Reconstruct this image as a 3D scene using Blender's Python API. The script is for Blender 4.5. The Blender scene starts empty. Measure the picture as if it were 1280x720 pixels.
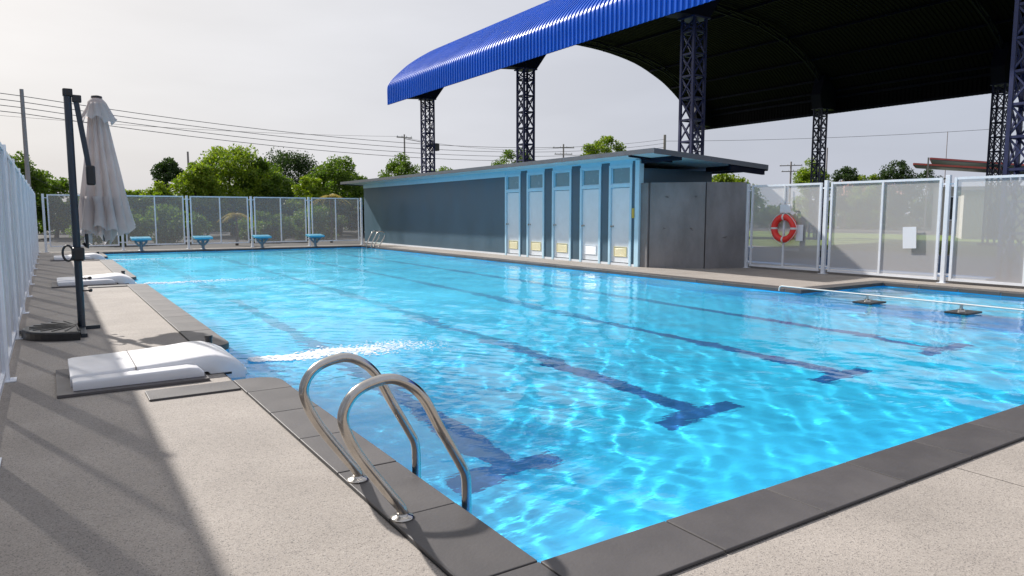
import bpy, bmesh, math, random
import numpy as np
from mathutils import Vector, Matrix
R = math.radians
random.seed(7); rng = np.random.default_rng(7)
scene = bpy.context.scene
COL = scene.collection

# ------------------------------------------------------------------ camera, sky, sun, exposure
cam_d = bpy.data.cameras.new('camera'); cam = bpy.data.objects.new('camera', cam_d); COL.objects.link(cam)
cam.location = (0, 0, 1.30); cam.rotation_euler = (R(90 - 5.953), 0, R(-33.04))
cam_d.lens = 24.947; cam_d.sensor_width = 36; cam_d.clip_end = 2000; cam_d.clip_start = .05
scene.camera = cam
SUN = Vector((-.41, 1.3, 1.0)).normalized()
world = bpy.data.worlds.new('World'); scene.world = world; world.use_nodes = True
nt = world.node_tree; nt.nodes.clear()
def wn(t, **k):
    n = nt.nodes.new(t)
    for a, b in k.items(): setattr(n, a, b)
    return n
out = wn('ShaderNodeOutputWorld'); bg = wn('ShaderNodeBackground'); bg.inputs[1].default_value = .1
sky = wn('ShaderNodeTexSky', sky_type='NISHITA'); sky.sun_disc = False
sky.sun_elevation = math.asin(SUN.z); sky.sun_rotation = math.atan2(SUN.x, SUN.y); sky.dust_density = 4
tc = wn('ShaderNodeTexCoord')
dot = wn('ShaderNodeVectorMath', operation='DOT_PRODUCT'); dot.inputs[1].default_value = SUN
nrm = wn('ShaderNodeVectorMath', operation='NORMALIZE')
nt.links.new(tc.outputs['Generated'], nrm.inputs[0]); nt.links.new(nrm.outputs[0], dot.inputs[0])
ramp = wn('ShaderNodeValToRGB'); e = ramp.color_ramp.elements   # thin bright cloud veil, brightest towards the sun
e[0].position = .0; e[0].color = (.45, .48, .56, 1); e[1].position = 1; e[1].color = (.68, .665, .65, 1)
for p, c in ((.35, (.47, .495, .57, 1)), (.62, (.58, .59, .64, 1)), (.85, (.63, .625, .635, 1))):
    x = ramp.color_ramp.elements.new(p); x.color = c
nt.links.new(dot.outputs['Value'], ramp.inputs[0])
cl = wn('ShaderNodeTexNoise'); cl.inputs['Scale'].default_value = 2.2; cl.inputs['Detail'].default_value = 5
mp = wn('ShaderNodeMapping'); mp.inputs['Scale'].default_value = (1, 1, 4)
nt.links.new(nrm.outputs[0], mp.inputs[0]); nt.links.new(mp.outputs[0], cl.inputs[0])
mr = wn('ShaderNodeMapRange'); mr.inputs[1].default_value = .3; mr.inputs[2].default_value = .7; mr.inputs[3].default_value = 8.6; mr.inputs[4].default_value = 10.1
nt.links.new(cl.outputs[0], mr.inputs[0])
sc_ = wn('ShaderNodeVectorMath', operation='SCALE'); nt.links.new(ramp.outputs[0], sc_.inputs[0]); nt.links.new(mr.outputs[0], sc_.inputs['Scale'])
mx = wn('ShaderNodeMix', data_type='RGBA'); mx.inputs[0].default_value = .9
nt.links.new(sky.outputs[0], mx.inputs[6]); nt.links.new(sc_.outputs[0], mx.inputs[7])
nt.links.new(mx.outputs[2], bg.inputs[0]); nt.links.new(bg.outputs[0], out.inputs[0])
sl = bpy.data.lights.new('sun', 'SUN'); sl.energy = 4.9; sl.angle = R(1.2); sl.color = (1, .955, .90)
so = bpy.data.objects.new('sun', sl); COL.objects.link(so); so.rotation_euler = SUN.to_track_quat('Z', 'Y').to_euler(); so.location = (-8, 26, 20)
try: sl.cycles.is_caustics_light = True
except Exception: pass
scene.view_settings.view_transform = 'Standard'; scene.view_settings.look = 'None'
scene.view_settings.exposure = .40; scene.view_settings.gamma = 1
cy = scene.cycles
cy.max_bounces = 16; cy.transparent_max_bounces = 24; cy.transmission_bounces = 12; cy.diffuse_bounces = 9; cy.glossy_bounces = 4
cy.caustics_refractive = True; cy.caustics_reflective = False; cy.blur_glossy = .6; cy.sample_clamp_indirect = 6

# ------------------------------------------------------------------ materials
def mat(name, color, rough=.6, metal=0., var=.0, vscale=3., bump=0., bscale=40., spec=.5, streak=None, coat=0):
    m = bpy.data.materials.new(name); m.use_nodes = True; t = m.node_tree; b = t.nodes['Principled BSDF']
    b.inputs['Roughness'].default_value = rough; b.inputs['Metallic'].default_value = metal
    b.inputs['Specular IOR Level'].default_value = spec; b.inputs['Coat Weight'].default_value = coat
    b.inputs['Base Color'].default_value = (*color, 1)
    co = t.nodes.new('ShaderNodeTexCoord')
    if var:
        n = t.nodes.new('ShaderNodeTexNoise'); n.inputs['Scale'].default_value = vscale; n.inputs['Detail'].default_value = 6; n.inputs['Roughness'].default_value = .62
        src = co.outputs['Object']
        if streak:
            q = t.nodes.new('ShaderNodeMapping'); q.inputs['Scale'].default_value = streak; t.links.new(src, q.inputs[0]); src = q.outputs[0]
        t.links.new(src, n.inputs[0])
        r = t.nodes.new('ShaderNodeMapRange'); r.inputs[1].default_value = .3; r.inputs[2].default_value = .7
        r.inputs[3].default_value = 1 - var; r.inputs[4].default_value = 1 + var
        t.links.new(n.outputs[0], r.inputs[0])
        s = t.nodes.new('ShaderNodeVectorMath'); s.operation = 'SCALE'; s.inputs[0].default_value = color
        t.links.new(r.outputs[0], s.inputs['Scale']); t.links.new(s.outputs[0], b.inputs['Base Color'])
        rr = t.nodes.new('ShaderNodeMapRange'); rr.inputs[1].default_value = .3; rr.inputs[2].default_value = .7
        rr.inputs[3].default_value = max(.02, rough - .08); rr.inputs[4].default_value = min(1, rough + .1)
        t.links.new(n.outputs[0], rr.inputs[0]); t.links.new(rr.outputs[0], b.inputs['Roughness'])
    if bump:
        n2 = t.nodes.new('ShaderNodeTexNoise'); n2.inputs['Scale'].default_value = bscale; n2.inputs['Detail'].default_value = 4
        t.links.new(co.outputs['Object'], n2.inputs[0])
        bp = t.nodes.new('ShaderNodeBump'); bp.inputs['Strength'].default_value = bump; bp.inputs['Distance'].default_value = .01
        t.links.new(n2.outputs[0], bp.inputs['Height']); t.links.new(bp.outputs[0], b.inputs['Normal'])
    return m

def aggregate_mat():
    m = mat('washed_aggregate', (.4, .36, .33), .85); t = m.node_tree; b = t.nodes['Principled BSDF']; co = t.nodes['Texture Coordinate']
    v = t.nodes.new('ShaderNodeTexVoronoi'); v.inputs['Scale'].default_value = 210
    t.links.new(co.outputs['Object'], v.inputs[0])
    r = t.nodes.new('ShaderNodeValToRGB'); el = r.color_ramp.elements
    el[0].color = (.17, .153, .14, 1); el[0].position = .05; el[1].color = (.40, .36, .318, 1); el[1].position = 1
    for p, c in ((.14, (.29, .257, .228, 1)), (.5, (.325, .29, .258, 1)), (.85, (.345, .31, .276, 1))):
        x = el.new(p); x.color = c
    sp = t.nodes.new('ShaderNodeSeparateColor'); t.links.new(v.outputs['Color'], sp.inputs[0]); t.links.new(sp.outputs[0], r.inputs[0])
    n = t.nodes.new('ShaderNodeTexNoise'); n.inputs['Scale'].default_value = .9; n.inputs['Detail'].default_value = 7; n.inputs['Roughness'].default_value = .65
    t.links.new(co.outputs['Object'], n.inputs[0])
    mr = t.nodes.new('ShaderNodeMapRange'); mr.inputs[1].default_value = .3; mr.inputs[2].default_value = .72; mr.inputs[3].default_value = .80; mr.inputs[4].default_value = 1.13
    t.links.new(n.outputs[0], mr.inputs[0])
    n3 = t.nodes.new('ShaderNodeTexNoise'); n3.inputs['Scale'].default_value = 45; n3.inputs['Detail'].default_value = 3
    t.links.new(co.outputs['Object'], n3.inputs[0])
    m3 = t.nodes.new('ShaderNodeMapRange'); m3.inputs[3].default_value = .9; m3.inputs[4].default_value = 1.1; t.links.new(n3.outputs[0], m3.inputs[0])
    mu = t.nodes.new('ShaderNodeMath'); mu.operation = 'MULTIPLY'; t.links.new(mr.outputs[0], mu.inputs[0]); t.links.new(m3.outputs[0], mu.inputs[1])
    s = t.nodes.new('ShaderNodeVectorMath'); s.operation = 'SCALE'; t.links.new(r.outputs[0], s.inputs[0]); t.links.new(mu.outputs[0], s.inputs['Scale'])
    t.links.new(s.outputs[0], b.inputs['Base Color'])
    bp = t.nodes.new('ShaderNodeBump'); bp.inputs['Strength'].default_value = .5; bp.inputs['Distance'].default_value = .002
    t.links.new(v.outputs['Distance'], bp.inputs['Height']); t.links.new(bp.outputs[0], b.inputs['Normal'])
    return m

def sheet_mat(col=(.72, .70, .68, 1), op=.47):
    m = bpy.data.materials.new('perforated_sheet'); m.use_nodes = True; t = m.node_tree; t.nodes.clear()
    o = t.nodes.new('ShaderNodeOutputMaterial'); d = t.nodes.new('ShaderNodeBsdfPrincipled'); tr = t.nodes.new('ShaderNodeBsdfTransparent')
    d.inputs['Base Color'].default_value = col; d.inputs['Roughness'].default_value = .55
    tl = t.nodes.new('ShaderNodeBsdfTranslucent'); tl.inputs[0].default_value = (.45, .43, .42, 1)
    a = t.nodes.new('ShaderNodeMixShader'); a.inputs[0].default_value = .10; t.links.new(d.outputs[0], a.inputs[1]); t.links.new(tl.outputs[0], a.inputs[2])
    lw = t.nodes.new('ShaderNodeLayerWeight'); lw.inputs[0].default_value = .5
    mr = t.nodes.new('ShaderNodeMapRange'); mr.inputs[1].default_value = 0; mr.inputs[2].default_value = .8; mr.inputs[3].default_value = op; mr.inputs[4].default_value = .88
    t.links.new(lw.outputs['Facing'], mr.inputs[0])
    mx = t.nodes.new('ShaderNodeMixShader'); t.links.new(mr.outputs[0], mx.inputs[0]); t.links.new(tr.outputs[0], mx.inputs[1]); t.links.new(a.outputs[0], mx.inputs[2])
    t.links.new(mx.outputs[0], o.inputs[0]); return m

def water_mat():
    m = bpy.data.materials.new('pool_water'); m.use_nodes = True; t = m.node_tree; t.nodes.clear()
    o = t.nodes.new('ShaderNodeOutputMaterial'); g = t.nodes.new('ShaderNodeBsdfGlass'); g.inputs['IOR'].default_value = 1.33; g.inputs['Roughness'].default_value = 0
    g.inputs[0].default_value = (1, 1, 1, 1)
    # fine wind ripples too small for the mesh
    tcw = t.nodes.new('ShaderNodeTexCoord'); mw = t.nodes.new('ShaderNodeMapping'); mw.inputs['Rotation'].default_value = (0, 0, .5); mw.inputs['Scale'].default_value = (1, 2.2, 1)
    t.links.new(tcw.outputs['Object'], mw.inputs[0]); nw = t.nodes.new('ShaderNodeTexNoise'); nw.inputs['Scale'].default_value = 7; nw.inputs['Detail'].default_value = 3
    t.links.new(mw.outputs[0], nw.inputs[0]); bw_ = t.nodes.new('ShaderNodeBump'); bw_.inputs['Strength'].default_value = .30; bw_.inputs['Distance'].default_value = .008
    t.links.new(nw.outputs[0], bw_.inputs['Height']); t.links.new(bw_.outputs[0], g.inputs['Normal'])
    # milky water aerated by the jets, widened to paint brightness into the far pool
    d = t.nodes.new('ShaderNodeBsdfDiffuse'); d.inputs[0].default_value = (.15, .74, .99, 1)
    co = t.nodes.new('ShaderNodeTexCoord'); sp = t.nodes.new('ShaderNodeSeparateXYZ'); t.links.new(co.outputs['Object'], sp.inputs[0])
    def mrange(src, a, b, c, e):
        q = t.nodes.new('ShaderNodeMapRange'); q.interpolation_type = 'SMOOTHSTEP'
        q.inputs[1].default_value = a; q.inputs[2].default_value = b; q.inputs[3].default_value = c; q.inputs[4].default_value = e
        t.links.new(src, q.inputs[0]); return q.outputs[0]
    def mul(a, b):
        q = t.nodes.new('ShaderNodeMath'); q.operation = 'MULTIPLY'; t.links.new(a, q.inputs[0]); t.links.new(b, q.inputs[1]); return q.outputs[0]
    n = t.nodes.new('ShaderNodeTexNoise'); n.inputs['Scale'].default_value = .7; n.inputs['Detail'].default_value = 4; t.links.new(co.outputs['Object'], n.inputs[0])
    k = mul(mul(mrange(sp.outputs[0], 2.0, 8.5, 1, .5), mrange(sp.outputs[1], 4.0, 10.5, .12, 1)), mrange(n.outputs[0], .3, .7, .26, .46))
    mx = t.nodes.new('ShaderNodeMixShader'); t.links.new(k, mx.inputs[0]); t.links.new(g.outputs[0], mx.inputs[1]); t.links.new(d.outputs[0], mx.inputs[2])
    t.links.new(mx.outputs[0], o.inputs[0]); return m
def canvas_mat():
    m = mat('beige_canvas', (.70, .66, .645), .9, var=.1, vscale=7, bump=.2, bscale=120); t = m.node_tree; b = t.nodes['Principled BSDF']
    tl = t.nodes.new('ShaderNodeBsdfTranslucent'); tl.inputs[0].default_value = (.66, .61, .60, 1)
    mx = t.nodes.new('ShaderNodeMixShader'); mx.inputs[0].default_value = .5
    t.links.new(b.outputs[0], mx.inputs[1]); t.links.new(tl.outputs[0], mx.inputs[2]); t.links.new(mx.outputs[0], t.nodes['Material Output'].inputs[0]); return m

def leaf_mat(name, c1, c2, trans=.35):
    m = bpy.data.materials.new(name); m.use_nodes = True; t = m.node_tree; t.nodes.clear()
    o = t.nodes.new('ShaderNodeOutputMaterial'); d = t.nodes.new('ShaderNodeBsdfPrincipled'); d.inputs['Roughness'].default_value = .55; d.inputs['Specular IOR Level'].default_value = .3
    g = t.nodes.new('ShaderNodeNewGeometry'); r = t.nodes.new('ShaderNodeMix'); r.data_type = 'RGBA'
    r.inputs[6].default_value = (*c1, 1); r.inputs[7].default_value = (*c2, 1)
    t.links.new(g.outputs['Random Per Island'], r.inputs[0]); t.links.new(r.outputs[2], d.inputs['Base Color'])
    tl = t.nodes.new('ShaderNodeBsdfTranslucent'); s = t.nodes.new('ShaderNodeVectorMath'); s.operation = 'MULTIPLY'; s.inputs[1].default_value = (1.5, 1.6, .6)
    t.links.new(r.outputs[2], s.inputs[0]); t.links.new(s.outputs[0], tl.inputs[0])
    mx = t.nodes.new('ShaderNodeMixShader'); mx.inputs[0].default_value = trans
    t.links.new(d.outputs[0], mx.inputs[1]); t.links.new(tl.outputs[0], mx.inputs[2]); t.links.new(mx.outputs[0], o.inputs[0]); return m

def foam_mat():
    m = mat('foam', (.85, .9, .93), .6); return m

M = dict(
    deck=aggregate_mat(), sheet=sheet_mat(), sheet_side=sheet_mat((.55, .56, .58, 1), .86), sheet_shaded=sheet_mat((.30, .30, .31, 1), .44), water=water_mat(), foam=foam_mat(),  # back fence copy of the sheet: backlit shade put into its darker colour
    coping=mat('coping_tile', (.074, .068, .067), .5, var=.13, vscale=2.5, bump=.12, bscale=60),
    grout=mat('dark_joint', (.02, .019, .018), .9),
    slate=mat('slate_slab', (.11, .10, .10), .6, var=.1, vscale=4),
    basin=mat('basin_paint', (.035, .66, .995), .5, var=.05, vscale=1.2),
    basin_wall=mat('basin_wall_paint', (.03, .52, .96), .5, var=.05, vscale=1.2),
    lane=mat('lane_paint', (.002, .09, .33), .5),
    steel=mat('stainless_steel', (.55, .52, .48), .16, 1, var=.12, vscale=14),
    white=mat('white_paint_metal', (.74, .77, .82), .35, var=.05, vscale=6),
    plastic=mat('white_moulded_plastic', (.74, .73, .74), .35, var=.05, vscale=5),
    black=mat('black_plastic', (.016, .016, .018), .35, var=.2, vscale=20),
    pole=mat('anthracite_metal', (.035, .045, .06), .35, .3, var=.1, vscale=8),
    canvas=canvas_mat(),
    blockc=mat('cyan_block', (.12, .52, .72), .35, var=.06, vscale=6),
    blockleg=mat('block_leg', (.22, .30, .36), .5, var=.1),
    wallp=mat('blue_grey_wall', (.060, .115, .160), .42, var=.12, vscale=1.3, streak=(1, 1, .3)),
    wtrim=mat('pale_blue_trim', (.50, .73, .86), .4, var=.04, vscale=5),
    door=mat('white_door', (.76, .80, .84), .35, var=.04, vscale=4),
    glass=mat('frosted_pane', (.16, .28, .32), .22, var=.06, vscale=5),
    vent=mat('yellowed_vent', (.62, .56, .30), .5, var=.08, vscale=9),
    yellow=mat('yellow_box', (.55, .38, .06), .5),
    soffit=mat('soffit_board', (.62, .76, .80), .6, var=.05, vscale=2),
    fascia=mat('grey_flashing', (.13, .14, .16), .35, .5, var=.08, vscale=3),
    concrete=mat('raw_concrete', (.205, .20, .205), .8, var=.28, vscale=1.8, bump=.25, bscale=30, streak=(1, 1, .45)),
    roof=mat('blue_roof_sheet', (.0, .10, .56), .34, var=.08, vscale=.6, spec=.12),
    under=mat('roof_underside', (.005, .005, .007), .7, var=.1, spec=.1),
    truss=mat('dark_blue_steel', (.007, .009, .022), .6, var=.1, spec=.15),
    colblue=mat('column_steel', (.012, .018, .075), .45, var=.1),
    red=mat('orange_red_ring', (.75, .035, .025), .45, var=.06, vscale=10),
    rope=mat('white_rope', (.65, .64, .62), .8),
    paper=mat('white_board', (.72, .74, .78), .5),
    lawn=mat('lawn', (.13, .19, .04), .95, var=.35, vscale=.6, bump=.5, bscale=25),
    earth=mat('dry_earth', (.052, .050, .050), .95, var=.25, vscale=.35, bump=.4, bscale=9),
    court=mat('court_paint', (.05, .17, .42), .6, var=.08, vscale=1), floor=mat('hall_floor', (.27, .27, .28), .8, var=.12, vscale=.8),
    courtline=mat('court_line', (.6, .58, .5), .6),
    bark=mat('bark', (.09, .07, .055), .9, var=.25, vscale=8, bump=.6, bscale=30),
    cpole=mat('concrete_pole', (.30, .27, .26), .85, var=.12, vscale=3),
    wire=mat('wire', (.05, .05, .055), .6),
    redroof=mat('red_roof_trim', (.50, .10, .08), .5, var=.1), creamw=mat('cream_wall', (.48, .46, .42), .8, var=.08),
    greyroof=mat('grey_green_roof', (.12, .16, .16), .5, var=.1), darkwin=mat('dark_window', (.02, .03, .04), .2),
    pinkroof=mat('pink_tile_roof', (.46, .22, .17), .7, var=.12),
    leaf_bright=leaf_mat('leaf_bright', (.085, .16, .012), (.26, .32, .03)),
    leaf_mid=leaf_mat('leaf_mid', (.055, .11, .014), (.15, .22, .03)),
    leaf_dark=leaf_mat('leaf_dark', (.022, .050, .014), (.05, .085, .022), .25),
    leaf_yellow=leaf_mat('leaf_yellow', (.35, .27, .05), (.45, .36, .08)),
)

def per_piece(m, lo, hi):   # each tile has its own tone
    t = m.node_tree; b = t.nodes['Principled BSDF']; src = b.inputs['Base Color'].links[0].from_socket
    oi = t.nodes.new('ShaderNodeObjectInfo'); q = t.nodes.new('ShaderNodeMapRange'); q.inputs[3].default_value = lo; q.inputs[4].default_value = hi
    t.links.new(oi.outputs['Random'], q.inputs[0]); s = t.nodes.new('ShaderNodeVectorMath'); s.operation = 'SCALE'
    t.links.new(src, s.inputs[0]); t.links.new(q.outputs[0], s.inputs['Scale']); t.links.new(s.outputs[0], b.inputs['Base Color'])
per_piece(M['coping'], .88, 1.14)

# ------------------------------------------------------------------ helpers
class MB:
    def __init__(s): s.v = []; s.f = []
    def box(s, c, size, rot=None):
        hx, hy, hz = [q / 2 for q in size]; n = len(s.v)
        pts = [Vector((x * hx, y * hy, z * hz)) for z in (-1, 1) for y in (-1, 1) for x in (-1, 1)]
        for p in pts:
            if rot is not None: p = rot @ p
            s.v.append(tuple(p + Vector(c)))
        s.f += [tuple(n + i for i in q) for q in ((0, 2, 3, 1), (4, 5, 7, 6), (0, 1, 5, 4), (2, 6, 7, 3), (0, 4, 6, 2), (1, 3, 7, 5))]
        return s
    def b2(s, a, b): return s.box([(p + q) / 2 for p, q in zip(a, b)], [abs(q - p) for p, q in zip(a, b)])
    def bar(s, a, b, w, h=None):
        a = Vector(a); b = Vector(b); d = b - a; L = d.length
        q = d.to_track_quat('X', 'Z').to_matrix()
        return s.box((a + b) / 2, (L, w, h or w), q)
    def tube(s, pts, r, n=10, caps=True):
        pts = [Vector(p) for p in pts]; rs = r if hasattr(r, '__len__') else [r] * len(pts)
        prev = None; base = len(s.v)
        for i, p in enumerate(pts):
            d = (pts[min(i + 1, len(pts) - 1)] - pts[max(i - 1, 0)]).normalized()
            if prev is None:
                u = d.orthogonal().normalized()
            else:
                u = (prev - d * prev.dot(d)).normalized()
            prev = u; w = d.cross(u)
            for k in range(n):
                a = 2 * math.pi * k / n
                s.v.append(tuple(p + (u * math.cos(a) + w * math.sin(a)) * rs[i]))
        for i in range(len(pts) - 1):
            for k in range(n):
                a = base + i * n + k; b = base + i * n + (k + 1) % n
                s.f.append((a, b, b + n, a + n))
        if caps:
            s.f.append(tuple(base + k for k in range(n))[::-1]); e0 = base + (len(pts) - 1) * n
            s.f.append(tuple(e0 + k for k in range(n)))
        return s
    def lathe(s, c, prof, n=24, sy=1.0):
        base = len(s.v)
        for r, z in prof:
            for k in range(n):
                a = 2 * math.pi * k / n
                s.v.append((c[0] + r * math.cos(a), c[1] + r * math.sin(a) * sy, c[2] + z))
        for i in range(len(prof) - 1):
            for k in range(n):
                a = base + i * n + k; b = base + i * n + (k + 1) % n
                s.f.append((a, b, b + n, a + n))
        s.f.append(tuple(base + k for k in range(n))[::-1]); e0 = base + (len(prof) - 1) * n
        s.f.append(tuple(e0 + k for k in range(n)))
        return s
    def build(s, name, m, parent=None, smooth=False, bevel=0, seg=2):
        me = bpy.data.meshes.new(name); me.from_pydata(s.v, [], s.f); me.update()
        return link(name, me, m, parent, smooth, bevel, seg)

def link(name, me, m, parent=None, smooth=False, bevel=0, seg=2):
    if m is not None and not me.materials: me.materials.append(M[m] if isinstance(m, str) else m)
    o = bpy.data.objects.new(name, me); COL.objects.link(o)
    if parent is not None: o.parent = parent
    if smooth:
        me.polygons.foreach_set('use_smooth', [True] * len(me.polygons))
        me.set_sharp_from_angle(angle=R(40))
    if bevel:
        b = o.modifiers.new('bevel', 'BEVEL'); b.width = bevel; b.segments = seg; b.limit_method = 'ANGLE'; b.angle_limit = R(35)
    return o
def tag(o, label=None, cat=None, group=None, kind=None):
    for k, v in (('label', label), ('category', cat), ('group', group), ('kind', kind)):
        if v: o[k] = v
    return o
def thing(name, label, cat, loc=(0, 0, 0), rz=0, group=None):
    o = bpy.data.objects.new(name, None); COL.objects.link(o); o.empty_display_size = .2
    o.location = loc; o.rotation_euler = (0, 0, rz); return tag(o, label, cat, group)
def dup(o, loc=None, rz=None, label=None, parent=None):
    c = o.copy(); COL.objects.link(c)
    if parent is not None: c.parent = parent
    if loc is not None: c.location = loc
    if rz is not None: c.rotation_euler = (0, 0, rz)
    if label: c['label'] = label
    for ch in list(o.children): dup(ch, parent=c)
    return c
def catmull(P, n=8):
    P = [Vector(p) for p in P]; out = []
    for i in range(len(P) - 1):
        a = P[max(i - 1, 0)]; b = P[i]; c = P[i + 1]; d = P[min(i + 2, len(P) - 1)]
        for k in range(n):
            t = k / n
            out.append(.5 * ((2 * b) + (c - a) * t + (2 * a - 5 * b + 4 * c - d) * t * t + (3 * b - a - 3 * c + d) * t ** 3))
    out.append(P[-1]); return out
def fill(name, loops, z, m, kind='structure', parent=None):
    bm = bmesh.new(); es = []
    for lp in loops:
        vs = [bm.verts.new((x, y, z)) for x, y in lp]
        es += [bm.edges.new((vs[i], vs[(i + 1) % len(vs)])) for i in range(len(vs))]
    bmesh.ops.triangle_fill(bm, use_beauty=True, edges=es)
    for f in bm.faces:
        f.normal_update()
        if f.normal.z < 0: f.normal_flip()
    me = bpy.data.meshes.new(name); bm.to_mesh(me); bm.free()
    o = link(name, me, m, parent)
    if kind: o['kind'] = kind
    return o

# ------------------------------------------------------------------ pool outline
X0, X1, Y0, Y1 = 1.45, 10.62, 2.05, 27.62
XE, YE = 13.12, 7.35                       # shallow extension on the right
NOTCH = [(5.72, 7.32), (14.75, 16.3), (23.2, 24.75)]
WL = -.055
def arc(cx, cy, r, a0, a1, n=6):
    return [(cx + r * math.cos(R(a0 + (a1 - a0) * i / n)), cy + r * math.sin(R(a0 + (a1 - a0) * i / n))) for i in range(n + 1)]
pool = [(X0, Y0)]
NX = 1.14
left = []
for a, b in NOTCH:
    left += [(X0, a - .0)] if False else []
    left += arc(X0 - .18, a - .18, .18, 0, 90, 5) + [(NX, a), (NX, b)] + arc(X0 - .18, b + .18, .18, -90, 0, 5)
pool += left + [(X0, Y1), (X1, Y1)]
pool += arc(X1 - .02, YE + .12, .14, 0, -90, 5)[0:0] + [(X1, YE + .14)] + arc(X1 + .14, YE + .14, .14, 180, 270, 5)[1:] + [(XE, YE), (XE, Y0)]

DECK = [(-.62, -8), (3.845, -8), (3.845, Y0 - .3)]
lawn = fill('ground', [[(-900, -900), (900, -900), (900, 900), (-900, 900)], [(-.6, -7.9), (14.7, -7.9), (14.7, 29.1), (-.6, 29.1)]], -.10, 'earth')
fill('grass_strip', [[(26, -30), (49, -30), (49, 60), (26, 60)]], -.092, 'lawn')
fill('grass_behind_pool', [[(-40, 29.2), (13, 29.2), (13, 30.2), (-40, 30.2)]], -.092, 'lawn')
# deck: slabs with open joints over a dark bed
deck = bpy.data.objects.new('pool_deck', None); COL.objects.link(deck); deck['kind'] = 'structure'
g = .006
outer_main = [(-.6, Y0 - .315), (X0 - .01, Y0 - .315), (XE + .3, Y0 - .315), (14.7, Y0 - .315), (14.7, 29.1), (-.6, 29.1)]
fill('deck_slab', [outer_main, pool], 0, 'deck', None, deck)
cuts = [-.6, 3.845, 8.4, 14.7]
for i in range(3):
    fill('deck_slab', [[(cuts[i] + (g if i else 0), -7.9), (cuts[i + 1], -7.9), (cuts[i + 1], Y0 - .318), (cuts[i] + (g if i else 0), Y0 - .318)]], 0, 'deck', None, deck)
MB().b2((-.6, -7.9, -.09), (14.7, Y0 - .3, -.02)).build('joint_bed', 'grout', deck)
MB().b2((-.62, -7.9, -.3), (-.6, 29.1, -.001)).b2((-.6, 29.1, -.3), (14.7, 29.12, -.001)).b2((14.7, -7.9, -.3), (14.72, 29.1, -.001)).build('deck_edge', 'concrete', deck)

# basin
basin = bpy.data.objects.new('pool_basin', None); COL.objects.link(basin); basin['kind'] = 'structure'
mb = MB()
for i in range(len(pool)):
    a = pool[i]; b = pool[(i + 1) % len(pool)]; n = len(mb.v)
    mb.v += [(a[0], a[1], -1.45), (b[0], b[1], -1.45), (b[0], b[1], -.004), (a[0], a[1], -.004)]; mb.f.append((n, n + 1, n + 2, n + 3))
mb.build('basin_wall', 'basin_wall', basin)
D_ = 1.35
fill('basin_floor', [[(X0 - .4, Y0 - .05), (X1, Y0 - .05), (X1, Y1 + .05), (X0 - .4, Y1 + .05)]], -D_, 'basin', None, basin)
MB().b2((X1 + .001, Y0 - .05, -.75), (XE + .1, YE + .05, -.62)).build('shallow_floor', 'basin', basin)
MB().b2((X1, Y0 - .05, -1.4), (X1 + .12, YE - .0, -.16)).build('divider_wall', 'basin_wall', basin, bevel=.01)
# filter notch floors
for a, b in NOTCH: pass
for k, x in enumerate((2.68, 4.68, 6.78, 8.84)):
    MB().b2((x - .105, 4.27, -D_), (x + .105, 25.4, -D_ + .004)).build('lane_line', 'lane', basin)
    MB().b2((x - .45, 4.06, -D_), (x + .45, 4.27, -D_ + .004)).build('lane_cross_bar', 'lane', basin)
    MB().b2((x - .5, 25.4, -D_), (x + .5, 25.65, -D_ + .004)).build('lane_cross_bar', 'lane', basin)

# ------------------------------------------------------------------ water: real waves
def waves():
    xs = np.concatenate([np.linspace(NX, XE, 420)])
    ys = np.concatenate([np.linspace(Y0, 12, 420), np.linspace(12, Y1, 330)[1:]])
    Xg, Yg = np.meshgrid(xs, ys); Z = np.zeros_like(Xg)
    amp = .75 + .5 * np.sin(Xg * .9 + 1.3 * np.sin(Yg * .35)) * np.sin(Yg * .55 + .7)
    for i in range(52):
        lam = float(np.exp(rng.uniform(np.log(.15), np.log(1.3)))); th = rng.uniform(0, 2 * np.pi) if i % 3 else rng.normal(.2, .5)
        k = 2 * np.pi / lam; ph = rng.uniform(0, 6.28)
        wob = .5 * np.sin(Xg * rng.uniform(.5, 1.6) + ph) + .5 * np.sin(Yg * rng.uniform(.5, 1.6) + 2 * ph)
        Z += .0062 * lam ** 1.05 * np.sin(k * (Xg * np.cos(th) + Yg * np.sin(th)) + ph + wob * 1.3)
    Z *= amp * .20
    for (fx, fy) in ((1.5, 6.6), (1.5, 15.4), (1.5, 23.8)):      # turbulence pushed out by the filters
        d = np.hypot(Xg - fx, (Yg - fy) * 1.2); w = np.exp(-(d / 2.2) ** 2)
        Z += w * .0025 * np.sin(d * 26 + 2 * np.sin(Yg * 5)) + w * .002 * np.sin(Xg * 31 + Yg * 23)
    return xs, ys, Xg, Yg, Z + WL
xs, ys, Xg, Yg, Z = waves()
nx, ny = len(xs), len(ys)
idx = np.arange(nx * ny).reshape(ny, nx)
cx_ = (Xg[:-1, :-1] + Xg[1:, 1:]) / 2; cy_ = (Yg[:-1, :-1] + Yg[1:, 1:]) / 2
ok = (cx_ < X1 + .01) | (cy_ < YE + .005)
inn = cx_ > X0 - .02
nt_ = np.zeros_like(ok)
for a, b in NOTCH: nt_ |= (cy_ > a - .2) & (cy_ < b + .2)
ok &= inn | nt_
F = np.stack([idx[:-1, :-1], idx[:-1, 1:], idx[1:, 1:], idx[1:, :-1]], -1)[ok]
me = bpy.data.meshes.new('pool_water')
me.vertices.add(nx * ny); me.vertices.foreach_set('co', np.stack([Xg, Yg, Z], -1).ravel())
me.loops.add(F.size); me.loops.foreach_set('vertex_index', F.ravel().astype(np.int32))
me.polygons.add(len(F)); me.polygons.foreach_set('loop_start', np.arange(0, F.size, 4, dtype=np.int32))
me.update(calc_edges=True); me.validate()
me.polygons.foreach_set('use_smooth', np.ones(len(me.polygons), bool))
me.materials.append(M['water'])
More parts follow.
